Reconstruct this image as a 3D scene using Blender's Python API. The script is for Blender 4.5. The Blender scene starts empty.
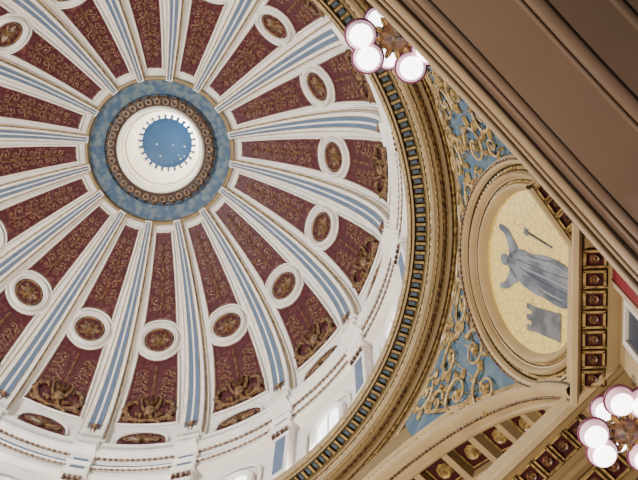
import bpy, math, random
import numpy as np
from mathutils import Vector, Matrix
random.seed(3)
PI=math.pi; SC=bpy.context.scene; COL=SC.collection
BAY=PI/8
# ------------------------------------------------------------------ materials
def mat(name,c,rough=.6,c2=None,scale=3.0,lo=.4,hi=.6,bump=0.0,kind='noise',emit=0,detail=6,spec=.3):
    m=bpy.data.materials.new(name); m.use_nodes=True; nt=m.node_tree; b=nt.nodes['Principled BSDF']
    b.inputs['Roughness'].default_value=rough; b.inputs['Specular IOR Level'].default_value=spec
    if c2 is None: c2=tuple(x*.80 for x in c); lo,hi=.3,.7
    tc=nt.nodes.new('ShaderNodeTexCoord')
    if kind=='noise':
        t=nt.nodes.new('ShaderNodeTexNoise'); t.inputs['Scale'].default_value=scale; t.inputs['Detail'].default_value=detail; out=t.outputs['Fac']
    elif kind=='crack':
        t=nt.nodes.new('ShaderNodeTexVoronoi'); t.feature='DISTANCE_TO_EDGE'; t.inputs['Scale'].default_value=scale; out=t.outputs['Distance']
    else:
        t=nt.nodes.new('ShaderNodeTexVoronoi'); t.inputs['Scale'].default_value=scale; out=t.outputs['Distance']
    nt.links.new(tc.outputs['Object'],t.inputs['Vector'])
    r=nt.nodes.new('ShaderNodeValToRGB'); r.color_ramp.elements[0].position=lo; r.color_ramp.elements[1].position=hi
    r.color_ramp.elements[0].color=(*c2,1); r.color_ramp.elements[1].color=(*c,1)
    nt.links.new(out,r.inputs['Fac']); nt.links.new(r.outputs['Color'],b.inputs['Base Color'])
    if bump:
        bp=nt.nodes.new('ShaderNodeBump'); bp.inputs['Strength'].default_value=bump; bp.inputs['Distance'].default_value=.05
        nt.links.new(out,bp.inputs['Height']); nt.links.new(bp.outputs['Normal'],b.inputs['Normal'])
    if emit:
        nt.links.new(r.outputs['Color'],b.inputs['Emission Color']); b.inputs['Emission Strength'].default_value=emit
    return m
WHITE=mat('white_plaster',(.70,.645,.59),.6,scale=1.2)
WELL=mat('lantern_cream_plaster',(.88,.84,.74),.6,scale=1.2)
CREAM=mat('cream_plaster',(.44,.325,.175),.6,scale=1.0)
MID=mat('ochre_plaster',(.26,.18,.08),.6,scale=1.0)
TAN=mat('tan_plaster',(.20,.135,.06),.6,scale=1.5)
BLUE=mat('blue_paint',(.085,.125,.195),.6,scale=2)
DBLUE=mat('slate_blue_paint',(.032,.065,.115),.6,c2=(.10,.125,.14),scale=4,lo=.40,hi=.56,detail=3)
RED=mat('red_damask_paint',(.045,.004,.009),.55,c2=(.095,.036,.026),scale=6.5,lo=.37,hi=.46,bump=.3)
REDP=mat('dark_red_paint',(.045,.006,.008),.55,scale=3)
BROWN=mat('umber_paint',(.06,.035,.025),.55,scale=3)
GOLD=mat('muted_gold_leaf',(.20,.10,.045),.42,c2=(.06,.022,.016),scale=9,lo=.38,hi=.6,bump=.4,spec=.5)
GILT=mat('bright_gold_leaf',(.44,.30,.11),.4,c2=(.14,.08,.03),scale=6,lo=.35,hi=.6,bump=.3,spec=.6)
SCROLL=mat('old_gold_relief',(.44,.31,.12),.45,c2=(.16,.10,.04),scale=5,lo=.35,hi=.6,bump=.3,spec=.5)
BRONZE=mat('dark_bronze_gilding',(.19,.10,.035),.42,c2=(.03,.013,.01),scale=8,lo=.38,hi=.62,bump=.5,spec=.5)
OLIVE=mat('olive_gilding',(.07,.055,.022),.5,c2=(.025,.02,.012),scale=8,lo=.35,hi=.6,bump=.3)
PEND=mat('pendentive_blue',(.045,.09,.145),.6,c2=(.09,.13,.15),scale=2.5,lo=.38,hi=.55)
ROSE=mat('shade_brown_plaster',(.22,.145,.105),.65,scale=.3)  # shade on the overhead arch mixed into its plaster colour
ROSED=mat('deep_shade_brown_plaster',(.15,.095,.07),.65,scale=.3)  # darker step of the arch's painted shade
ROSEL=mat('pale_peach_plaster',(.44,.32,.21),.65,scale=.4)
MOSAIC=mat('gold_mosaic',(.70,.53,.13),.38,c2=(.40,.28,.06),scale=4.5,lo=.0,hi=.07,kind='crack',spec=.6)
GREY=mat('painted_grey_robe',(.065,.08,.11),.7,c2=(.19,.205,.235),scale=1.6,lo=.40,hi=.62,detail=2)
LGREY=mat('painted_light_grey',(.24,.255,.28),.7,scale=4)
DGREY=mat('painted_dark_grey',(.08,.085,.10),.7,c2=(.16,.16,.165),scale=3,lo=.4,hi=.6)
GLASS=mat('opal_glass',(1,.66,.80),.3,c2=(.9,.55,.7),scale=1,emit=.55)  # pink paints the weaker glow towards each globe's edge
BULB=mat('globe_hot_spot',(1,.97,.95),.3,c2=(1,.95,.93),scale=1,emit=7)  # bright centre of the globe's glow, added as a cap
RIM=mat('plum_glare_rim',(.20,.05,.11),.35,scale=3)  # plum imitates the purple glare fringe around the overbright globes
PANE=mat('window_pane_daylight',(.9,.95,1),.3,scale=1,emit=3.2)
DARK=mat('opening_dark_paint',(.035,.045,.07),.4,scale=2)
SKYB=mat('lantern_blue_vault',(.008,.04,.11),.6,c2=(.55,.5,.30),scale=3.0,lo=.09,hi=.13,kind='vor')
MARB=mat('red_marble',(.21,.012,.025),.4,scale=2)
# ------------------------------------------------------------------ mesh builder
class MB:
    def __init__(s): s.v=[]; s.f=[]
    def add(s,v,f):
        o=len(s.v); s.v+= [tuple(p) for p in v]; s.f+=[tuple(o+i for i in q) for q in f]
    def grid(s,G,closej=False):
        n=len(G); m=len(G[0]); v=[p for r in G for p in r]; f=[]
        for i in range(n-1):
            for j in range(m if closej else m-1):
                k=(j+1)%m; f.append((i*m+j,i*m+k,(i+1)*m+k,(i+1)*m+j))
        s.add(v,f)
    def slab(s,M,G,d0,d1):
        s.grid([[M(a,b,d1) for a,b in r] for r in G])
        lp=list(G[0])+[r[-1] for r in G[1:]]+list(G[-1][::-1][1:])+[r[0] for r in G[::-1][1:]]
        s.grid([[M(a,b,d1) for a,b in lp],[M(a,b,d0) for a,b in lp]])
    def tube(s,pts,rad,k=5,closed=False):
        P=[Vector(p) for p in pts]; n=len(P); G=[]
        for i,p in enumerate(P):
            if closed: t=P[(i+1)%n]-P[i-1]
            else: t=P[min(i+1,n-1)]-P[max(i-1,0)]
            if t.length<1e-9: t=Vector((0,0,1))
            t.normalize(); a=t.orthogonal() if abs(t.z)>.99 else t.cross(Vector((0,0,1)))
            a.normalize(); b=t.cross(a); r=rad[i] if isinstance(rad,(list,tuple)) else rad
            G.append([tuple(p+a*(r*math.cos(2*PI*j/k))+b*(r*math.sin(2*PI*j/k))) for j in range(k)])
        if closed: G.append(G[0])
        s.grid(G,True)
        if not closed and k>2:
            o=len(s.v)-k*n; s.f.append(tuple(o+j for j in range(k))); s.f.append(tuple(o+(n-1)*k+j for j in range(k)))
    def beads(s,fn,n,r,closed=False,k=5):
        pts=[];rr=[]; N=n*4
        for i in range(N if closed else N+1):
            pts.append(fn(i/N)); rr.append(r*(.3,.85,1.0,.85)[i%4])
        s.tube(pts,rr,k,closed)
    def ball(s,c,r,n=6,m=4,a0=0,a1=PI):
        G=[[(c[0]+r*math.sin(a)*math.cos(2*PI*j/n),c[1]+r*math.sin(a)*math.sin(2*PI*j/n),c[2]+r*math.cos(a)) for j in range(n)] for a in [a0+(a1-a0)*i/m for i in range(m+1)]]
        s.grid(G,True)
    def rings(s,M,cs,ct,prof,n=32,cap=False,asp=1):
        G=[[M(cs+asp*rho*math.cos(2*PI*j/n),ct+rho*math.sin(2*PI*j/n),d) for j in range(n)] for rho,d in prof]
        s.grid(G,True)
        if cap:
            o=len(s.v)-n; s.v.append(tuple(M(cs,ct,prof[-1][1]))); c=len(s.v)-1
            for j in range(n): s.f.append((o+j,o+(j+1)%n,c))
    def leaf(s,M,s0,t0,ang,L,W,d0,d1,bend=0,n=6):
        G=[]; x,y=s0,t0
        for i in range(n+1):
            u=i/n; a=ang+bend*u; w=W*math.sin(PI*(u*.85+.12))**.8 if i<n else 0.001
            dx,dy=-math.sin(a),math.cos(a); dd=d1*(1-.3*u)
            G.append([M(x-dx*w,y-dy*w,d0),M(x-dx*w*.45,y-dy*w*.45,dd),M(x,y,dd*.7),M(x+dx*w*.45,y+dy*w*.45,dd),M(x+dx*w,y+dy*w,d0)])
            x+=math.cos(a)*L/n; y+=math.sin(a)*L/n
        s.grid(G)
    def spiral(s,M,cs,ct,r0,a0,turns,sg,rad,d,n=22,leafs=0,lw=.17,hub=.26):
        pts=[];rr=[]
        for i in range(n+1):
            u=i/n; r=r0*(1-.82*u); a=a0+sg*turns*2*PI*u
            pts.append(M(cs+r*math.cos(a),ct+r*math.sin(a),d)); rr.append(rad*(1-.45*u))
        s.tube(pts,rr,5)
        s.rings(M,cs,ct,[(r0*hub,0),(r0*hub*.85,d*1.3),(r0*.05,d*1.6)],8,True)
        for q in range(leafs):
            a=a0+sg*2*PI*turns*.5*q/max(leafs,1); r=r0*(1-.82*.5*q/max(leafs,1))
            s.leaf(M,cs+r*math.cos(a),ct+r*math.sin(a),a-sg*.5,r0*.55,r0*lw,d*.3,d*1.3,sg*1.0,4)
    def box(s,x0,x1,y0,y1,z0,z1,T=None):
        v=[(x,y,z) for x in (x0,x1) for y in (y0,y1) for z in (z0,z1)]
        if T: v=[T(*p) for p in v]
        s.add(v,[(0,1,3,2),(4,6,7,5),(0,4,5,1),(2,3,7,6),(0,2,6,4),(1,5,7,3)])
    def build(s,name,m,parent=None,base=(0,0,0),ang=38,flat=False):
        me=bpy.data.meshes.new(name); me.from_pydata([(a-base[0],b-base[1],c-base[2]) for a,b,c in s.v],[],s.f)
        me.materials.append(m); me.update()
        if not flat:
            me.polygons.foreach_set('use_smooth',[True]*len(me.polygons)); me.set_sharp_from_angle(angle=math.radians(ang))
        o=bpy.data.objects.new(name,me); COL.objects.link(o)
        if parent: o.parent=parent
        return o
def tag(o,label,cat,group=None):
    o['label']=label; o['category']=cat
    if group: o['group']=group
    return o
def thing(name,label,cat,loc=(0,0,0),rz=0,group=None):
    o=bpy.data.objects.new(name,None); COL.objects.link(o); o.location=loc; o.rotation_euler=(0,0,rz); o.empty_display_size=.3
    return tag(o,label,cat,group)
def dup(root,loc,rz,label):
    r=root.copy(); COL.objects.link(r); r.location=loc; r.rotation_euler=(0,0,rz); r['label']=label
    for ch in list(root.children):
        c=ch.copy(); COL.objects.link(c); c.parent=r
        for g in list(ch.children):
            d=g.copy(); COL.objects.link(d); d.parent=c
    return r
def struct(o): o['kind']='structure'; return o
def rz(p,a): c,s=math.cos(a),math.sin(a); return (p[0]*c-p[1]*s,p[0]*s+p[1]*c,p[2])
def rev(mb,prof,a0=0,a1=2*PI,n=128):
    mb.grid([[(r*math.cos(a0+(a1-a0)*j/n),r*math.sin(a0+(a1-a0)*j/n),z) for j in range(n+1)] for r,z in prof])
def ringbeads(parent,B,name,m,R,z,n,r):
    mb=MB(); mb.beads(lambda u:(R*math.cos(2*PI*u),R*math.sin(2*PI*u),z),n,r,True,4); mb.build(name,m,parent,B)
def clock(az):
    h=(3+math.degrees(az)/30)%12; hh=int(h); mm=int(round((h-hh)*60)); 
    return f'{hh or 12}:{mm:02d}'
# ------------------------------------------------------------------ dome
R0,Z0,HH=10.0,45.858,10.716
def Dm(phi,az,d):
    nx,nz=math.cos(phi)/R0,math.sin(phi)/HH; l=math.hypot(nx,nz)
    r=R0*math.cos(phi)-d*nx/l; z=Z0+HH*math.sin(phi)-d*nz/l
    return (r*math.cos(az),r*math.sin(az),z)
def SM(pc):
    def M(s,t,d):
        p=pc+s/10.35; return Dm(p,t/(R0*math.cos(p)),d)
    return M
mb=MB(); mb.grid([[Dm(1.25*i/40,2*PI*j/160,0) for j in range(161)] for i in range(41)])
struct(mb.build('ceiling',WHITE))
def around(make,base,n,off,labelf,vis=None):
    first=None
    for k in range(n):
        az=(k+off)*2*PI/n
        loc=rz(base,az)
        if first is None: first=make(labelf(az)); first.location=loc; first.rotation_euler=(0,0,az)
        else: dup(first,loc,az,labelf(az))
# rib
def mk_rib(label):
    base=Dm(.03,0,0); t=thing('dome_rib',label,'rib',group='ribs of the dome')
    def G(p0,p1,a0,a1,n=30,m=2): return [[(p0+(p1-p0)*i/n,(a0+(a1-a0)*j/m)*BAY) for j in range(m+1)] for i in range(n+1)]
    mb=MB(); mb.slab(Dm,G(.03,1.24,-.15,.15),0,.14); mb.slab(Dm,G(.04,1.24,-.115,.115),.13,.34)
    mb.slab(Dm,G(.05,1.235,-.011,.011),.34,.37)
    mb.build('rib_body',WHITE,t,base)
    mb=MB(); mb.slab(Dm,G(.08,1.235,-.064,-.015,30,1),.33,.355); mb.slab(Dm,G(.08,1.235,.015,.064,30,1),.33,.355)
    mb.build('blue_inlay',BLUE,t,base)
    mb=MB()
    for sg in (-1,1): mb.tube([Dm(.05+1.18*i/30,sg*.13*BAY,.17) for i in range(31)],.03,4); mb.tube([Dm(.08+1.15*i/30,sg*.069*BAY,.355) for i in range(31)],.014,4)
    mb.build('gilt_bead',GILT,t,base)
    mb=MB(); M=SM(.09)
    for a in (-.7,-.35,0,.35,.7): mb.leaf(M,0,0,a,.55,.09,.34,.46)
    mb.rings(M,0,0,[(.16,.34),(.12,.48),(.03,.52)],10,True)
    mb.leaf(M,0,0,PI,.5,.12,.34,.47)
    mb.build('gilt_drop',BRONZE,t,base)
    return t
around(mk_rib,Dm(.03,0,0),16,.5,lambda a:f'white dome rib with blue inlay, at {clock(a)} on a clock face around the oculus')
def outline(mb,M,G,rad,d):
    lp=list(G[0])+[r[-1] for r in G[1:]]+list(G[-1][::-1][1:])+[r[0] for r in G[::-1][1:-1]]
    mb.tube([M(a,b,d) for a,b in lp],rad,5,True)
# upper wedge panel
def mk_upper(label):
    base=Dm(.8,0,0); t=thing('tapered_panel',label,'panel',group='tapered red panels of the dome')
    G=[]
    for i in range(17):
        row=[]
        for j in range(9):
            u=-1+2*j/8; hw=.26*BAY; tt=u*hw*7.3
            pb=.685+math.sqrt(max(1.02**2-tt*tt,.01))/10.35; p=pb+(1.2-pb)*i/16
            row.append((p,u*hw))
        G.append(row)
    mb=MB(); mb.slab(Dm,G,0,.03); mb.build('red_field',RED,t,base)
    mb=MB(); outline(mb,Dm,G,.05,.06); mb.build('border_moulding',WHITE,t,base)
    G2=[[(.0+p+(.012 if i==0 else -.008 if i==16 else 0),a*.9) for p,a in r] for i,r in enumerate(G)]
    mb=MB(); outline(mb,Dm,G2,.018,.05)
    M=SM(.8)
    mb.tube([M(.2+3.6*i/10,.05*math.sin(i*1.9),.06) for i in range(11)],[.035-.002*i for i in range(11)],4)
    s=.46; kk=0
    while s<3.6:
        hw=(.25*BAY)*R0*math.cos(.8+s/10.35)*.82; r=hw*.42*(1 if kk%2 else .85)
        for q in (-1,1):
            mb.spiral(M,s,q*hw*.52,r,PI if kk%2 else 0,1.2,-q,.026,.05,12,4)
        mb.leaf(M,s+r*.8,0,0,r*1.5,r*.4,.03,.1); s+=r*2.1; kk+=1
    mb.build('gilt_scrollwork',GOLD,t,base); return t
around(mk_upper,Dm(.8,0,0),16,0,lambda a:f'tapered dark red panel with gilt scrolls, at {clock(a)} around the oculus')
# medallion
def mk_med(label):
    base=Dm(.685,0,0); t=thing('round_medallion',label,'medallion',group='round medallions of the dome'); M=SM(.685)
    mb=MB(); mb.rings(M,0,0,[(.87,0),(.87,.12),(.82,.2),(.76,.2),(.72,.1),(.70,.17),(.66,.14),(.64,.05)],40); mb.build('white_frame',WHITE,t,base)
    mb=MB(); mb.rings(M,0,0,[(.66,.06),(.3,.06)],32,True); mb.build('red_disc',RED,t,base)
    mb=MB(); mb.rings(M,0,0,[(.61,.06),(.59,.11),(.54,.11),(.52,.06)],32)
    for k in range(8):
        a=k*PI/4; mb.leaf(M,.06*math.cos(a),.06*math.sin(a),a,.40,.10,.06,.16)
    mb.rings(M,0,0,[(.12,.07),(.09,.18),(.02,.2)],10,True)
    mb.build('gilt_rosette',BRONZE,t,base); return t
around(mk_med,Dm(.685,0,0),16,0,lambda a:f'round red medallion in a white ring, at {clock(a)} around the oculus')
# lower panel
def mk_lower(label):
    base=Dm(.2,0,0); t=thing('lower_panel',label,'panel',group='lower red panels of the dome')
    G=[]
    for i in range(17):
        row=[]
        for j in range(13):
            u=-1+2*j/12; hwt=.27*BAY; tt=u*hwt*8.2
            ptop=.685-math.sqrt(max(1.02**2-tt*tt,.35**2))/10.35; p=.19+(ptop-.19)*i/16
            row.append((p,u*(.315-.04*i/16)*BAY))
        G.append(row)
    mb=MB(); mb.slab(Dm,G,0,.03); mb.build('red_field',RED,t,base)
    mb=MB(); outline(mb,Dm,G,.055,.06); mb.build('border_moulding',WHITE,t,base)
    M=SM(.19); mb=MB()
    mb.rings(M,.9,0,[(.26,.05),(.22,.2),(.1,.28)],12,True,1.3)
    for q in (-1,1):
        pts=[(.25,0),(.2,.35),(.35,.7),(.7,.92),(1.1,.95),(1.45,.8),(1.5,.58),(1.3,.52)]
        mb.tube([M(a,q*b,.12) for a,b in pts],[.05,.08,.1,.1,.09,.08,.06,.03],6)
        for a,b,an in ((.25,.35,2.5),(.4,.75,1.9),(.8,.95,1.2),(1.2,.9,.5),(.6,.3,1.3)):
            mb.leaf(M,a,q*b*.9,q*an,.36,.08,.04,.22,-q*.5)
        mb.tube([M(.9,q*.2,.1),M(1.25,q*.35,.14),M(1.7,q*.42,.12),M(2.0,q*.3,.08)],[.08,.07,.05,.02],5)
    for a in (-.35,0,.35): mb.leaf(M,1.1,0,a,.8,.08,.04,.2)
    for a in (2.6,-2.6): mb.leaf(M,.6,0,a,.5,.1,.04,.2)
    mb.build('gilt_wreath',BRONZE,t,base)
    mb=MB(); s=1.95
    for k in range(4):
        for q in (-1,1): mb.spiral(M,s,q*(.3+.05*k),.22,PI,1.2,-q,.026,.05,12,4); mb.spiral(M,s-.1,q*(.78),.15,PI,1.1,q,.022,.05,10,3)
        mb.leaf(M,s,0,0,.5,.07,.03,.1); s+=.46
    G2=[[(p*(1 if i not in(0,16) else (1.05 if i==0 else .985)),a*.92) for p,a in r] for i,r in enumerate(G)]
    outline(mb,Dm,G2,.018,.05)
    mb.build('gilt_scrollwork',GOLD,t,base); return t
around(mk_lower,Dm(.2,0,0),16,0,lambda a:f'broad dark red panel with bronze wreath, at {clock(a)} near the dome rim')
def mk_lun(label):
    base=Dm(.04,0,0); t=thing('rim_lunette',label,'lunette',group='small lunettes along the dome rim'); M=SM(.045)
    def G(k,h): return [[(h*math.sin(PI*j/16)**.8*i/4,-k*math.cos(PI*j/16)) for j in range(17)] for i in range(5)]
    mb=MB(); mb.slab(M,G(1.0,.95),0,.04); mb.build('red_field',RED,t,base)
    mb=MB(); mb.tube([M(.95*math.sin(PI*j/16)**.8,-1.0*math.cos(PI*j/16),.08) for j in range(17)],.06,6); mb.build('white_frame',WHITE,t,base)
    mb=MB()
    for q in (-1,1):
        mb.spiral(M,.32,q*.48,.22,PI/2*q,1.1,q,.05,.09,14,3); mb.leaf(M,.15,q*.1,q*1.2,.6,.1,.04,.18)
    for a in (-.5,0,.5): mb.leaf(M,.1,0,a,.66,.1,.04,.2)
    mb.build('gilt_palmette',BRONZE,t,base); return t
around(mk_lun,Dm(.04,0,0),16,0,lambda a:f'small half-oval red lunette with bronze palmette, at {clock(a)} on the dome rim')
# ------------------------------------------------------------------ oculus ring + lantern
t=thing('oculus_ring','slate blue ring with bronze scalloped band around the central oculus','ceiling ring',(0,0,56))
B0=(0,0,56)
mb=MB(); rev(mb,[(3.3,55.85),(3.28,55.72),(3.16,55.72),(3.12,55.9)],n=96); mb.build('outer_moulding',TAN,t,B0)
mb=MB(); mb.grid([[Dm(1.245+.14*i/6,2*PI*j/96,.02) for j in range(97)] for i in range(7)]); mb.build('blue_field',DBLUE,t,B0)
for rr in (3.0,2.46):
    mb=MB(); rev(mb,[(rr+.02,56.17),(rr,56.05),(rr-.02,56.17)],n=96); mb.build('pale_line',BLUE,t,B0)
mb=MB(); rev(mb,[(2.40,56.28),(2.38,56.17),(2.28,56.13),(2.08,56.16),(1.93,56.3)],n=96); mb.build('bronze_band',BROWN,t,B0)
mb=MB()
for k in range(36):
    a=k*PI/18
    def M(s,tt,d,a=a): return rz((2.18+s,tt,56.14-d),a)
    mb.rings(M,.0,0,[(.16,0),(.14,.1),(.09,.1),(.07,.0)],10); mb.leaf(M,.12,0,0,.2,.06,0,.1,0,3)
mb.build('gilt_scallops',BRONZE,t,B0)
t=thing('lantern','glowing white lantern shaft with starry blue vault at the top of the dome','lantern',(0,0,56.2)); B0=(0,0,56.2)
mb=MB(); rev(mb,[(1.97,56.34),(1.94,56.18),(1.88,56.1),(1.80,56.12),(1.76,56.25),(1.78,56.45),(1.70,56.5),(1.68,56.95),(1.63,57.0),(1.61,57.15),(1.64,57.25),(1.54,58.0),(1.44,58.1),(1.40,58.3),(1.34,58.35),(1.33,58.75)],n=96); mb.build('lantern_shaft',WELL,t,B0)
mb=MB(); rev(mb,[(1.675,56.95),(1.655,56.93),(1.63,57.0)],n=96); mb.build('gilt_fillet',CREAM,t,B0)
mb=MB()
for k in range(26):
    a=k*PI/13; mb.box(1.16,1.38,-.085,.085,58.4,58.7,lambda x,y,z,a=a:rz((x,y,z),a))
mb.build('dentil_course',WELL,t,B0,flat=True)
mb=MB(); mb.grid([[(1.34*math.cos(p)*math.cos(2*PI*j/64),1.34*math.cos(p)*math.sin(2*PI*j/64),58.7+.7*math.sin(p)) for j in range(65)] for p in [PI/2*i/10 for i in range(11)]]); mb.build('blue_vault',SKYB,t,B0)
# ------------------------------------------------------------------ drum
mb=MB(); rev(mb,[(10.35,43.2),(10.4,38.2)],n=96); o=struct(mb.build('wall_drum',WHITE))
t=thing('drum_cornice','white stepped cornice with blue bands and gilt beads below the dome rim','cornice',(0,0,43.2)); B0=(0,0,43.2)
CP=[(10.02,46.0),(9.86,45.95),(9.78,45.8),(9.82,45.6),(10.05,45.54),(10.07,45.26),(9.80,45.16),(9.70,45.0),(9.74,44.82),(10.04,44.74),(10.12,44.5)]
mb=MB(); rev(mb,CP,n=128); mb.build('cornice_moulding',WHITE,t,B0)
mb=MB(); rev(mb,[(10.03,45.53),(10.05,45.30)],n=128); mb.build('blue_band',BLUE,t,B0)
mb=MB(); rev(mb,[(10.12,44.52),(10.16,44.1)],n=128); mb.build('blue_frieze',BLUE,t,B0)
mb=MB(); rev(mb,[(10.16,44.12),(9.98,44.05),(9.94,43.92),(10.12,43.84),(10.14,43.62)],n=128); mb.build('architrave',WHITE,t,B0)
mb=MB(); rev(mb,[(10.14,43.62),(10.17,43.42)],n=128); mb.build('blue_band',BLUE,t,B0)
mb=MB(); rev(mb,[(10.17,43.44),(10.02,43.36),(10.04,43.24),(10.4,43.16)],n=128); mb.build('lower_moulding',WHITE,t,B0)
ringbeads(t,B0,'gilt_bead_course',BRONZE,9.97,45.52,300,.05); ringbeads(t,B0,'gilt_bead_course',BRONZE,9.98,44.74,300,.06); ringbeads(t,B0,'gilt_bead_course',BRONZE,10.02,43.86,300,.05)
def mk_res(label):
    base=(10.1,0,43.2); t=thing('cornice_break',label,'cornice block',group='projecting blocks of the drum cornice')
    mb=MB(); a=.044
    P=[(r-.15,z) for r,z in CP]+[(9.96,44.1),(9.84,44.02),(9.8,43.9),(9.95,43.82),(9.97,43.42),(9.86,43.34),(9.9,43.2),(10.3,43.16)]
    G=[[rz((r,0,z),-a+2*a*j/4) for j in range(5)] for r,z in P]; mb.grid(G)
    for sg in (-1,1):
        mb.grid([[rz((r,0,z),sg*a) for r,z in P],[rz((10.4,0,z),sg*a) for r,z in P]])
    mb.build('block_moulding',WHITE,t,base,flat=False)
    mb=MB(); mb.box(9.92,9.955,-.26,.26,44.16,44.45); mb.box(9.925,9.95,-.26,.26,43.5,43.75); mb.build('blue_tablet',BLUE,t,base,flat=True)
    return t
def mk_pil(label):
    base=(10.2,0,38.4); t=thing('drum_pilaster',label,'pilaster',group='pilasters of the drum')
    mb=MB(); mb.box(10.02,10.45,-.36,.36,38.4,42.4); mb.box(9.95,10.45,-.42,.42,38.4,38.9); mb.build('shaft',WHITE,t,base,flat=True)
    mb=MB(); mb.box(9.99,10.03,-.2,.2,39.2,42.2); mb.build('blue_panel',BLUE,t,base,flat=True)
    mb=MB(); mb.box(9.95,10.45,-.42,.42,43.0,43.2); mb.box(9.92,10.45,-.46,.46,42.9,43.02); mb.box(9.98,10.45,-.38,.38,42.4,42.9); mb.build('capital',WHITE,t,base,flat=True)
    mb=MB()
    def M(s,tt,d): return (9.98-d,tt,42.45+s)
    for b in (-.28,-.1,.1,.28): mb.leaf(M,0,b,0,.42,.09,0,.12)
    mb.build('gilt_leaves',GOLD,t,base)
    return t
fr=fp=None
for k in range(-3,9):
    az=(k+.5)*BAY
    l1=f'white projecting cornice block under the dome rib at {clock(az)}'; l2=f'white drum pilaster with gilt leaf capital below the rib at {clock(az)}'
    if fr is None:
        fr=mk_res(l1); fr.location=rz((10.1,0,43.2),az); fr.rotation_euler=(0,0,az)
        fp=mk_pil(l2); fp.location=rz((10.2,0,38.4),az); fp.rotation_euler=(0,0,az)
    else: dup(fr,rz((10.1,0,43.2),az),az,l1); dup(fp,rz((10.2,0,38.4),az),az,l2)
for i,k in enumerate(range(-2,9)):
    az=k*BAY; w=bpy.data.objects.new(f'window_{i+1}',None); COL.objects.link(w); w.location=rz((10.35,0,39),az); w.rotation_euler=(0,0,az); struct(w)
    B=(10.35,0,39)
    def M(s,tt,d): a=tt/10.3; return ((10.33-d)*math.cos(a),(10.33-d)*math.sin(a),39+s)
    def oc(hw,h,n=12): return [(0,-hw)]+[(h+hw*math.sin(PI*j/n),-hw*math.cos(PI*j/n)) for j in range(n+1)]+[(0,hw)]
    mb=MB(); mb.grid([[M(a,b,.04) for a,b in oc(.6,2.0)],[M(a,0,.04) for a,b in oc(.6,2.0)]]); mb.build('window_pane',PANE,w,B)
    mb=MB(); mb.tube([M(a,b,.05) for a,b in oc(.7,2.0)],.15,6); mb.tube([M(a,b,.03) for a,b in oc(1.05,2.3)],.07,6)
    mb.tube([M(0,0,.06),M(2.6,0,.06)],.04,4)
    mb.build('window_frame',WHITE,w,B)
# ------------------------------------------------------------------ great ring
t=thing('great_ring','broad tan ring cornice with dentils and bead courses framing the dome','ring cornice',(0,0,38)); B0=(0,0,38)
mb=MB(); rev(mb,[(10.45,38.5),(9.98,38.5),(9.9,38.4),(9.87,38.2),(9.93,38.05),(9.98,38.0),(10.0,38.12)],n=160); mb.build('inner_lip',MID,t,B0)
mb=MB(); rev(mb,[(10.0,38.14),(10.5,38.14)],n=160); mb.build('dentil_ground',OLIVE,t,B0)
mb=MB(); mb2=MB()
for k in range(220):
    a=2*PI*k/220; T=lambda x,y,z,a=a:rz((x,y,z),a)
    mb.box(10.14,10.42,-.04,.04,37.99,38.14,T); mb2.box(10.19,10.37,.09,.195,38.06,38.14,T)
mb.build('dentil_course',SCROLL,t,B0,flat=True); mb2.build('blue_blocks',BLUE,t,B0,flat=True)
mb=MB(); rev(mb,[(10.0,38.14),(10.03,38.02),(10.08,38.0),(10.12,38.14)],n=160); mb.build('fillet',CREAM,t,B0)
mb=MB(); rev(mb,[(10.44,38.14),(10.46,37.96),(10.52,37.86),(10.58,37.92),(10.60,37.78),(10.66,37.7),(10.76,37.68),(10.78,37.74),(10.92,37.74),(10.94,37.8),(11.02,37.8)],n=160); mb.build('plain_band',MID,t,B0)
mb=MB(); rev(mb,[(11.0,37.82),(11.06,37.76),(11.1,37.6),(11.18,37.58),(11.22,37.74),(11.34,37.74),(11.36,37.54),(11.46,37.46),(11.52,37.6),(11.6,37.9)],n=160); mb.build('outer_moulding',TAN,t,B0)
for m_,R_,z_,n_,r_ in ((BRONZE,10.98,37.74,300,.06),(GILT,11.28,37.68,300,.06),(GILT,9.95,38.05,300,.045),(GILT,10.59,37.84,300,.045),(GILT,10.77,37.7,300,.035),(BRONZE,11.2,37.62,300,.035),(GILT,11.44,37.48,300,.035)): ringbeads(t,B0,'bead_course',m_,R_,z_,n_,r_)
# ------------------------------------------------------------------ pendentive
pp=np.array([(11.45,37.7),(11.5,36.6),(11.62,35.4),(11.85,34.2),(12.3,33.1),(12.85,31.9),(13.45,30.7),(14.1,29.5),(15,27.9)])
cf=np.polyfit(pp[:,1]-33,pp[:,0],4)
zz=np.linspace(38,27.5,400); rr_=np.polyval(cf,zz-33)
arc=np.concatenate([[0],np.cumsum(np.hypot(np.diff(zz),np.diff(rr_)))]); s_c=np.interp(-31.9,-zz,arc)
def prof(s):
    S=s+s_c; return float(np.interp(S,arc,rr_)),float(np.interp(S,arc,zz))
def Pm(s,tt,d):
    r,z=prof(s); r2,z2=prof(s+.05)
    tx,tz=(r2-r)/.05,(z2-z)/.05; l=math.hypot(tx,tz) or 1; nx,nz=tz/l,-tx/l
    if nx>0: nx,nz=-nx,-nz
    az=tt/r; return ((r+d*nx)*math.cos(az),(r+d*nx)*math.sin(az),z+d*nz)
APL=11.22
t=thing('pendentive','blue pendentive with gilt acanthus scrolls around the mural medallion','pendentive',(12.8,0,31.9)); B0=(12.8,0,31.9)
mb=MB(); G=[]
for j in range(61):
    az=math.radians(-43+86*j/60); rm=min(APL/math.cos(PI/4-abs(az)),14.3/math.cos(az)); 
    zl=float(np.interp(rm,rr_,zz)) if rm>rr_[0] else 38.0
    zl=min(zl,37.9); row=[]
    for i in range(25):
        z=37.9+(zl-37.9)*i/24; r=float(np.interp(-z,-zz,rr_)); r=min(r,rm); row.append((r*math.cos(az),r*math.sin(az),z))
    G.append(row)
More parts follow.
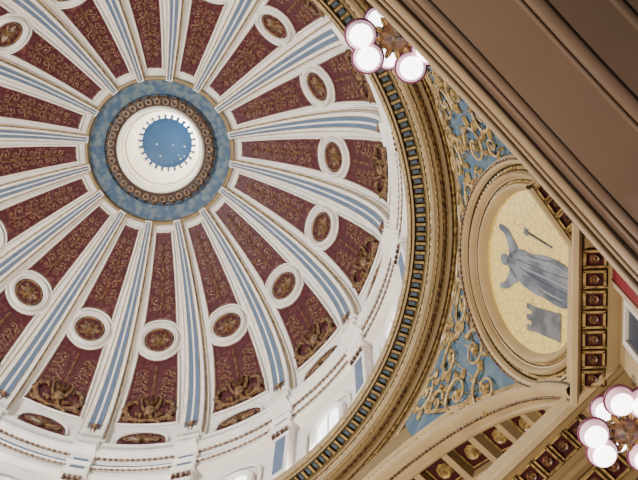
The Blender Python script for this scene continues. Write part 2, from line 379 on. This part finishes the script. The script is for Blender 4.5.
mb.grid(G); mb.build('blue_field',PEND,t,B0)
# medallion plane
MC=Vector((12.95,0,31.7))
def Fm(s,tt,d):
    d+=.1; s=min(s,2.42)
    return (MC.x+.447*s-.894*d, tt, MC.z-.894*s-.447*d)
rs=random.Random(5)
for q in (-1,1):
    mb=MB(); placed=[]
    for rad,tries in ((.64,1500),(.46,1500),(.30,1500)):
        for _ in range(tries):
            s=rs.uniform(-5.9,1.5); tt=rs.uniform(.6,8.0)
            r,z=prof(s)
            if z>37.3-rad: continue
            az=tt/r
            if az>PI/4-.03: continue
            rm=APL/math.cos(PI/4-az)
            if r+rad*.45+.12>rm: continue
            p=Vector(Pm(s,tt,.3)); v=p-MC; ps=v.x*.447-v.z*.894
            if math.hypot(ps,v.y)<3.08+rad: continue
            if any(math.hypot(s-a,tt-b)<(rad+c)*1.02 for a,b,c in placed): continue
            placed.append((s,tt,rad)); sg=(-1)**len(placed); a0=rs.uniform(0,6.3)
            mb.spiral(Pm,s,q*tt,rad,a0,1.35,sg,.055 if rad>.4 else .042,.11,26,6 if rad>.4 else 4,.15,.15)
            for k in range(5 if rad>.4 else 0):
                aa=k*2*PI/5; mb.leaf(Pm,s,q*tt,aa,rad*.30,rad*.08,.04,.14,0,4)
    placed.sort(key=lambda a:a[1])
    mb.tube([Pm(a,q*b,.05) for a,b,c in placed if c>=.4],.03,5)
    mb.build('gilt_acanthus_scrolls',SCROLL,t,B0)
for q in (-1,1):
    pts=[]
    for j in range(30):
        az=math.radians(8+29*j/29); rm=APL/math.cos(PI/4-az)-.25
        if rm<=11.52: continue
        zl=float(np.interp(rm,rr_,zz)); pts.append(rz((rm-.08,0,zl+.1),q*az))
    mb=MB(); mb.tube(pts,.06,5); mb.build('edge_bead',GILT,t,B0)
t=thing('mural_medallion','round mural of a grey robed figure on gold mosaic in a deep stepped frame','mural',tuple(MC)); B0=tuple(MC)
mb=MB(); mb.rings(Fm,0,0,[(3.04,-.6),(3.04,.40),(2.98,.50),(2.90,.54),(2.80,.50),(2.76,.4)],96); mb.build('frame',CREAM,t,B0)
mb=MB(); mb.rings(Fm,0,0,[(2.77,.42),(2.72,.26),(2.62,.26),(2.58,.4)],96); mb.build('frame_groove',OLIVE,t,B0)
mb=MB(); mb.rings(Fm,0,0,[(2.6,.38),(2.57,.47),(2.52,.52),(2.46,.47),(2.43,.36),(2.38,.34)],96); mb.build('inner_frame',CREAM,t,B0)
mb=MB(); mb.rings(Fm,0,0,[(2.38,.36),(2.33,.24),(2.29,.36)],96); mb.build('frame_groove',OLIVE,t,B0)
mb=MB(); mb.rings(Fm,0,0,[(2.30,.34),(2.26,.41),(2.21,.43),(2.15,.38),(2.11,.26),(2.07,.2)],96); mb.build('inner_frame',CREAM,t,B0)
def strand(R,d,n,r,m): 
    mb=MB(); mb.beads(lambda u:Fm(R*math.cos(2*PI*u),R*math.sin(2*PI*u),d),n,r,True,5); mb.build('bead_course',m,t,B0)
strand(2.67,.34,110,.06,GILT); strand(2.33,.31,130,.045,GILT); strand(2.90,.56,120,.035,BRONZE)
mb=MB(); mb.rings(Fm,0,0,[(2.12,.21),(1.6,.21),(1.1,.21),(.5,.21)],64,True); pic=mb.build('mosaic_ground',MOSAIC,t,B0)
def smooth(P,k=6):
    out=[];n=len(P)
    for i in range(n):
        a,b,c,d=[np.array(P[(i+q)%n]) for q in (-1,0,1,2)]
        for j in range(k):
            u=j/k; out.append(tuple(.5*((2*b)+(c-a)*u+(2*a-5*b+4*c-d)*u*u+(3*b-a-3*c+d)*u**3)))
    return out
def poly(mb,pts,d=.225,sm=True): 
    if sm: pts=smooth(pts)
    mb.add([Fm(a,b,d) for a,b in pts],[tuple(range(len(pts)))])
OX=-.05
def P2(L): return [(a+OX,b) for a,b in L]
mb=MB()
poly(mb,P2([(-1.05,-.22),(-.8,-.42),(-.4,-.5),(0,-.46),(.5,-.52),(1.0,-.50),(1.45,-.40),(1.7,-.1),(1.7,.3),(1.5,.62),(1.05,.66),(.6,.58),(.1,.55),(-.4,.42),(-.85,.22),(-1.08,0)]))
poly(mb,P2([(-.6,-.45),(-.8,-.70),(-1.05,-.92),(-1.4,-1.0),(-1.46,-.88),(-1.2,-.76),(-1.05,-.52),(-.95,-.2)])); poly(mb,P2([(-.9,.05),(-1.05,.3),(-1.2,.5),(-1.42,.6),(-1.36,.72),(-1.05,.66),(-.8,.5),(-.6,.34)]))
poly(mb,P2([(-1.2+.19*math.cos(a*PI/6),-.09+.16*math.sin(a*PI/6)) for a in range(12)]))
mb.build('robed_figure',GREY,pic,B0)
mb=MB()
for L in ([(-.8,-.3),(0,-.34),(.9,-.38),(1.4,-.25),(.9,-.32),(0,-.29)],[(-.7,.08),(.2,.30),(1.0,.42),(1.45,.45),(1.0,.47),(.2,.36)],[(-.6,-.08),(.4,0),(1.55,.1),(1.5,.15),(.4,.05),(-.5,-.04)]): poly(mb,P2(L),.232)
mb.build('robe_highlights',LGREY,pic,B0)
mb=MB()
for a,b,c,e in ((-.6,-.2,1.5,-.12),(-.5,0,1.6,.30),(-.4,.17,1.3,.56),(-.2,-.4,1.1,-.45)): mb.tube([Fm(a+OX,b,.23),Fm((a+c)/2+OX,(b+e)/2+.04,.23),Fm(c+OX,e,.23)],.015,4)
poly(mb,[(-.25,.86),(-.25,1.0),(-.05,1.02),(-.05,1.12),(-.25,1.14),(-.25,1.29),(-.05,1.30),(-.05,1.40),(-.25,1.42),(-.23,1.58),(.2,1.54),(1.2,1.56),(1.2,.82),(.2,.88)],.226,False)
mb.tube([Fm(-.3,-1.0,.23),Fm(.8,-.78,.23)],.03,4); poly(mb,[(-.4,-1.1),(-.2,-1.06),(-.22,-.88),(-.42,-.92)],.226,False)
mb.build('plinth_and_staff',DGREY,pic,B0)
# ------------------------------------------------------------------ arches (frame: X=outward distance, Y=across)
ZC=27.0
def arch(az,label):
    base=(APL,0,ZC); t=thing('arch',label,'arch',rz(base,az),az)
    th0=math.asin(2.2/8.2); RI=7.86
    def sweep(mb,prof,n=72,w=0):
        mb.grid([[(x,rho*math.cos(th0+(PI-2*th0)*j/n),ZC+rho*math.sin(th0+(PI-2*th0)*j/n)) for j in range(n+1)] for rho,x in prof])
    mb=MB(); sweep(mb,[(8.66,APL+.1),(8.66,APL-.2),(8.58,APL-.33),(8.48,APL-.33),(8.42,APL-.22)]); mb.build('outer_moulding',CREAM,t,base)
    mb=MB(); sweep(mb,[(8.30,APL-.22),(8.24,APL-.3),(8.16,APL-.3),(8.12,APL-.24),(8.08,APL-.24),(8.04,APL-.34),(7.92,APL-.34),(RI,APL-.24),(RI,APL+.2),(RI-.08,APL+.25),(RI-.08,APL+.33),(RI,APL+.36)]); mb.build('archivolt',CREAM,t,base)
    mb=MB(); sweep(mb,[(8.43,APL-.22),(8.29,APL-.18)]); mb.build('archivolt_groove',OLIVE,t,base)
    for m_,dx,rho,n,r in ((GILT,-.24,8.36,140,.06),(BRONZE,-.28,8.10,140,.04),(BRONZE,0,RI-.02,140,.05)):
        mb=MB(); mb.beads(lambda u:(APL+dx,rho*math.cos(th0+(PI-2*th0)*u),ZC+rho*math.sin(th0+(PI-2*th0)*u)),n,r); mb.build('bead_course',m_,t,base)
    mb=MB(); n=60; G=[[],[]]
    for j in range(n+1):
        a=th0+(PI-2*th0)*j/n; y=8.45*math.cos(a); G[0].append((APL+.03,y,ZC+8.45*math.sin(a))); G[1].append((APL+.03,y,38.0))
    mb.grid(G); mb.build('spandrel_wall',TAN,t,base)
    x0=APL+.3; rows=[(x0+.12,x0+1.17),(x0+1.42,x0+2.47),(x0+2.72,x0+3.77)]; N=18
    mb=MB(); sweep(mb,[(RI+.35,x0),(RI+.35,x0+4.0)]); mb.build('coffer_ground',REDP,t,base)
    mb=MB(); edges=[x0]+[e for r in rows for e in r]+[x0+4.1]
    for i in range(0,len(edges),2): sweep(mb,[(RI+.37,edges[i]),(RI,edges[i]),(RI-.04,(edges[i]+edges[i+1])/2),(RI,edges[i+1]),(RI+.37,edges[i+1])])
    for k in range(N+1):
        a=th0+(PI-2*th0)*k/N; da=.014
        mb.grid([[(x,rho*math.cos(a+s),ZC+rho*math.sin(a+s)) for x in (x0,x0+4.0)] for rho,s in ((RI+.37,-da),(RI+.02,-da),(RI+.02,da),(RI+.37,da))])
    mb.build('coffer_ribs',CREAM,t,base)
    mb=MB()
    for k in range(N):
        a=th0+(PI-2*th0)*(k+.5)/N
        for (c0,c1) in rows:
            def M(s,tt,d,a=a,c=(c0+c1)/2): aa=a+tt/8.15; return (c+s,(RI+.33-d)*math.cos(aa),ZC+(RI+.33-d)*math.sin(aa))
            mb.rings(M,0,0,[(.26,0),(.2,.12),(.13,.06),(.07,.16)],8,True)
            sq=[(-.42,-.40),(.42,-.40),(.42,.40),(-.42,.40)]; mb.tube([M(a_,b_,.03) for a_,b_ in sq],.04,4,True)
    mb.build('gilt_rosettes',GILT,t,base)
    return t
arch(PI/4,'slim tan arch with red coffered soffit below the blue pendentive')
ZB=29.0
def coffers(mbF,mbT,mbR,T,u0,u1,w0,w1,step,zb):
    n=int((u1-u0)/step)
    for k in range(n):
        c=u0+(k+.5)*(u1-u0)/n; h=step*.36
        mbT.box(w0+.04,w1-.04,c-h,c+h,zb-.03,zb+.02,T)
        for a,b,cc,d in ((w0,w0+.05,c-h-.03,c+h+.03),(w1-.05,w1,c-h-.03,c+h+.03),(w0,w1,c-h-.05,c-h),(w0,w1,c+h,c+h+.05)): mbF.box(a,b,cc,d,zb-.09,zb+.02,T)
        def M(s,tt,d,c=c): return T((w0+w1)/2+s,c+tt,zb-.03-d)
        mbR.rings(M,0,0,[(h*.75,0),(h*.6,.06),(h*.3,.03),(h*.15,.07)],8,True)
I=lambda x,y,z:(x,y,z)
LIP=lambda lip:[(lip+.1,29.75),(lip,29.7),(lip-.0,29.5),(lip+.06,29.42),(lip+.06,29.2),(lip,29.12),(lip+.02,28.98),(lip+.16,28.94),(lip+.22,29.0)]
def strip(name,m,t,base,P,ym=9.2):
    mb=MB(); mb.grid([[(x,y,z) for y in (-9.2,ym)] for x,z in P]); mb.build(name,m,t,base,ang=20)
# beam A (far, with coffer rows)
base=(11.16,0,ZB); t=thing('entablature_beam','tan coffered beam under the far arch, behind the lower chandelier','beam',rz(base,PI/4),PI/4)
strip('lip_moulding',CREAM,t,base,LIP(11.16))
strip('beam_body',MID,t,base,[(11.36,29.0),(11.5,29.0),(11.5,29.08),(12.1,29.08),(12.1,29.0),(12.3,29.0),(12.32,28.86),(12.45,28.82),(12.6,28.86),(12.62,29.0),(13.4,29.0),(13.42,28.85),(13.6,28.85),(13.62,29.0),(16.2,29.0),(16.2,29.7),(11.26,29.75)])
F,Tt,Rr=MB(),MB(),MB()
coffers(F,Tt,Rr,I,-7.4,7.95,11.5,12.1,.52,29.02); coffers(F,Tt,Rr,I,-7.4,7.95,12.72,13.35,.6,29.0)
F.build('coffer_frames',GILT,t,base,flat=True); Tt.build('coffer_panels',REDP,t,base,flat=True); Rr.build('coffer_rosettes',GOLD,t,base)
# near arch B (overhead), bowed in plan, turning down into the right pier
def bow(y): return .10-.0062*y*y
base=(10.87,0,ZB); t=thing('overhead_arch','broad smooth shaded brown arch crossing the top right corner directly overhead','arch',rz(base,-PI/4),-PI/4)
path=[(y,29.0,0.0) for y in np.linspace(-9.2,4.4,22)]
RC=4.5
path+=[(4.4+RC*math.sin(a),29.0-RC+RC*math.cos(a),a) for a in [PI/2*i/16 for i in range(1,17)]]
path+=[(8.9,z_,PI/2) for z_ in (20,12,4,-1.6)]
def Bp(x,off,i):
    y,z_,a=path[i]; return (x+bow(y),y-off*math.sin(a),z_-off*math.cos(a))
def bowed(name,m,P):
    mb=MB(); mb.grid([[Bp(x,29.0-z_,i) for i in range(len(path))] for x,z_ in P]); mb.build(name,m,t,base,ang=60)
def roll(x0,x1,z,h,n=6): return [(x0+(x1-x0)*(.5-.5*math.cos(PI*i/n)),z-h*math.sin(PI*i/n)) for i in range(n+1)]
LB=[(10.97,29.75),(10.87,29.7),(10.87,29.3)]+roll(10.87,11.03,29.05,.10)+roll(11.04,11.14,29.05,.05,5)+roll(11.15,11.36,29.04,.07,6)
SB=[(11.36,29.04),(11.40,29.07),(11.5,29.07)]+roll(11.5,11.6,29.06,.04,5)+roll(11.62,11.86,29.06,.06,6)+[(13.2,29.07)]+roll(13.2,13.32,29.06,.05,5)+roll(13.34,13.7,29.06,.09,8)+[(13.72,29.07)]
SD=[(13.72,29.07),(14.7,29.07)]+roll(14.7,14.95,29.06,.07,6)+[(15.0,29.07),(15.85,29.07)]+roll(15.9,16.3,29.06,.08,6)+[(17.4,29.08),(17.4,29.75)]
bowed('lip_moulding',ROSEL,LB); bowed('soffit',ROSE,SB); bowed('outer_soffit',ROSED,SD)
F,Tt,Rr=MB(),MB(),MB(); TB=lambda x,y,z:(x+bow(y),y,z); coffers(F,Tt,Rr,TB,-7.4,4.2,15.05,15.75,.7,29.06)
F.build('coffer_frames',GOLD,t,base,flat=True); Tt.build('coffer_panels',REDP,t,base,flat=True); Rr.build('coffer_rosettes',GOLD,t,base)
# ------------------------------------------------------------------ pier + impost cornice
t=thing('impost_cornice','tan cornice with a row of dark red coffers cutting across the mural','cornice',(13.2,0,29)); B0=(13.2,0,29)
def lim(x): return 15.867-x
mb=MB(); P=[(14.3,29.75),(13.3,29.75),(13.2,29.65),(13.2,29.45),(13.26,29.38),(13.26,29.2),(13.18,29.1),(13.2,28.97),(13.32,28.93),(13.4,29.0)]
mb.grid([[(x,x-14.95,z),(x,lim(x)+.05,z)] for x,z in P]); mb.build('cornice_body',CREAM,t,B0,ang=20)
mb=MB(); P=[(13.39,28.99),(13.42,29.08),(14.0,29.08),(14.02,28.95),(14.08,28.88),(14.2,28.84),(14.3,28.84)]
mb.grid([[(x,x-14.95,z),(x,lim(x)+.05,z)] for x,z in P]); mb.build('cornice_soffit',MID,t,B0,ang=20)
F,Tt,Rr=MB(),MB(),MB(); coffers(F,Tt,Rr,I,-1.15,2.25,13.44,13.96,.44,29.02)
s2=math.sqrt(.5)
def TR(w,u,z):
    A=6.0+u*.986; Bv=10.95-u*.178+w; return ((A+Bv)*s2,(A-Bv)*s2,z)
mb=MB(); mb.grid([[TR(w,u,z) for u in (.9,3.35)] for w,z in [(.4,29.9),(-.36,29.9),(-.40,29.8),(-.40,29.55),(-.36,29.5),(-.40,29.42),(-.36,29.36),(-.28,29.36),(-.26,29.43),(.4,29.43)]]); mb.build('return_band',CREAM,t,B0,ang=20)
coffers(F,Tt,Rr,TR,.95,3.1,-.25,.25,.42,29.40)
F.build('coffer_frames',GILT,t,B0,flat=True); Tt.build('coffer_panels',REDP,t,B0,flat=True); Rr.build('coffer_rosettes',GOLD,t,B0)
mb=MB(); pl=[(14.3,-1.6),(14.3,1.6),(17,4.3),(17,-4.3)]
mb.add([(x,y,z) for z in (-1.6,29.3) for x,y in pl],[(0,1,5,4),(1,2,6,5),(3,0,4,7),(2,3,7,6)]); struct(mb.build('wall_pier',CREAM,flat=True))
t=thing('marble_pilaster','slim deep red marble pilaster at the right edge beside the overhead arch','pilaster',(14.2,-1.0,0)); B0=(14.2,-1.0,0)
mb=MB(); mb.box(14.08,14.35,-1.5,-.45,-1.6,28.84); mb.build('shaft',MARB,t,B0,flat=True)
mb=MB(); mb.box(14.04,14.35,-.45,-.33,-1.6,28.84); mb.build('edge_fillet',ROSEL,t,B0,flat=True)
t=thing('pier_opening','narrow dark opening in a pale surround beside the red pilaster','opening',(14.3,.3,0)); B0=(14.3,.3,0)
mb=MB(); mb.box(14.26,14.32,-.05,.75,-1.6,27.9); mb.build('recess',DARK,t,B0,flat=True)  # dark interior of the opening painted as a flat strip
mb=MB(); mb.box(14.18,14.34,-.25,-.05,-1.6,28.1); mb.box(14.18,14.34,.75,.9,-1.6,28.1); mb.box(14.18,14.34,-.05,.75,27.9,28.1); mb.build('surround',WHITE,t,B0,flat=True)
# ------------------------------------------------------------------ chandeliers
def chandelier(label,c,gr,rr,ztop,n,a0):
    t=thing('chandelier',label,'chandelier',(c[0],c[1],ztop)); B=(0,0,ztop-c[2])
    mb=MB(); L=ztop-c[2]
    mb.grid([[(r*math.cos(2*PI*j/16)*(1+.12*(j%2)),r*math.sin(2*PI*j/16)*(1+.12*(j%2)),z) for j in range(17)] for r,z in [(.0,-.8*rr),(.06,-.76*rr),(.12*rr,-.65*rr),(.08*rr,-.55*rr),(.28*rr,-.4*rr),(.46*rr,-.15*rr),(.42*rr,.05*rr),(.2*rr,.2*rr),(.3*rr,.5*rr),(.1*rr,.8*rr),(.04,1.1*rr),(.04,1.2*rr)]])
    mb.build('bronze_body',BRONZE,t,B)
    mb=MB()
    for k in range(12):
        a=a0+k*PI/6
        def M(s,tt,d,a=a): return rz((s*rr,tt*rr,(-.12-d)*rr),a)
        mb.leaf(M,.3,0,0,.42,.1,0,.16,0,5)
    mb.build('gilt_leaves',GILT,t,B)
    mb=MB(); N=int((L-1.1*rr)/.12)*2; mb.tube([(0,0,1.1*rr+(L-1.1*rr)*i/N) for i in range(N+1)],[.025 if i%2 else .06 for i in range(N+1)],6)
    mb.build('chain',BRONZE,t,B)
    mb=MB(); mb.grid([[(r*math.cos(2*PI*j/16),r*math.sin(2*PI*j/16),z+L) for j in range(17)] for r,z in [(0,-.3),(.1,-.28),(.22,-.1),(.26,0)]]); mb.build('ceiling_cup',GOLD,t,B)
    for k in range(n):
        up=(k%3==2)
        R=rr*(1 if not up else .66); a=a0+k*2*PI/n; z=(-.2 if not up else .75)*rr; g=gr*(1 if not up else .85)
        p=(R*math.cos(a),R*math.sin(a),z); q=(.3*rr*math.cos(a),.3*rr*math.sin(a),.05*rr)
        mb=MB(); mb.tube([q,((p[0]+q[0])/2,(p[1]+q[1])/2,(q[2]+z)/2+.25*rr),(p[0]*.96,p[1]*.96,z+g*1.7),(p[0],p[1],z+g*1.0)],.045,6)
        mb.build('arm',BRONZE,t,B)
        mb=MB(); mb.ball(p,g,20,12); gl=mb.build('glass_globe',GLASS,t,B,ang=180)
        mb=MB(); mb.ball((p[0],p[1],p[2]),g*1.015,20,6,PI*.72,PI); mb.build('glowing_tip',BULB,gl,B,ang=180)
        mb=MB(); mb.grid([[(p[0]+r*math.cos(2*PI*j/20),p[1]+r*math.sin(2*PI*j/20),p[2]+zz_) for j in range(21)] for r,zz_ in [(g*.45,g*.9),(g*.8,g*.72),(g*1.08,g*.4),(g*1.14,g*.2),(g*1.1,g*.08),(g*1.0,g*.1),(g*.95,g*.4)]])
        mb.build('globe_holder',RIM,t,B)
    return t
def AB(A,Bd): return ((A+Bd)/math.sqrt(2),(A-Bd)/math.sqrt(2))
x,y=AB(2.50,10.80); chandelier('chandelier of opal globes half hidden by the overhead arch at the top',(x,y,34.0),.39,.90,37.75,9,.42)
x,y=AB(11.75,8.12); chandelier('chandelier of opal globes in the lower right corner beneath the far beam',(x,y,27.1),.33,.72,28.95,9,.3)
# ------------------------------------------------------------------ lights
def light(name,kind,loc,P,col=(1,1,1),size=1,rot=(0,0,0)):
    l=bpy.data.lights.new(name,kind); l.energy=P; l.color=col
    if kind=='AREA': l.shape='DISK'; l.size=size
    else: l.shadow_soft_size=size
    o=bpy.data.objects.new(name,l); COL.objects.link(o); o.location=loc; o.rotation_euler=rot; return o
light('fill_from_below','AREA',(-6,4.5,9),14500,(1,.85,.66),1.6,(PI,0,0))  # added fill light from below, not a fixture of the rotunda
for k in range(10):
    a=2*PI*(k+.3)/10; light('ring_fill_light','POINT',rz((9.0+1.1,0,38.95),a),420,(1,.96,.93),.12)  # added lamps out of sight behind the ring lip, brightening dome and drum
o=light('window_daylight','AREA',(-9.3,-3.0,41.5),4800,(.95,.98,1),2.0)
o.rotation_euler=(Vector((9.3,4.0,43.5))-Vector((-9.3,-3,41.5))).to_track_quat('-Z','Y').to_euler()
light('lantern_light','POINT',(.9,-.9,57.3),430,(1,.94,.80),.02)
w=bpy.data.worlds.new('world'); SC.world=w; w.use_nodes=True; w.node_tree.nodes['Background'].inputs[0].default_value=(.85,.92,1,1); w.node_tree.nodes['Background'].inputs[1].default_value=.07
# ------------------------------------------------------------------ camera
f,zx,zy,Cx,Cy,ph=1281.169,331.717,-32.817,-7.559,7.918,-.030
z=np.array([zx-319,zy-240,f]); z/=np.linalg.norm(z); e1=np.array([1,0,0])-z[0]*z; e1/=np.linalg.norm(e1); e2=np.cross(z,e1)
c,s=math.cos(-ph),math.sin(-ph)
def W(v):
    a,b,h=v@e1,v@e2,v@z; return Vector((a*c-b*s,a*s+b*c,h))
X=W(np.array([1.,0,0])); Y=-W(np.array([0,1.,0])); Zc=-W(np.array([0,0,1.]))
M=Matrix(((X.x,Y.x,Zc.x,0),(X.y,Y.y,Zc.y,0),(X.z,Y.z,Zc.z,0),(0,0,0,1)))
px,py=-Cx,-Cy; M.translation=Vector((px*c-py*s,px*s+py*c,0))
cd=bpy.data.cameras.new('camera'); co=bpy.data.objects.new('camera',cd); COL.objects.link(co); co.matrix_world=M
cd.sensor_width=36; cd.lens=f*36/638; cd.clip_end=300; SC.camera=co
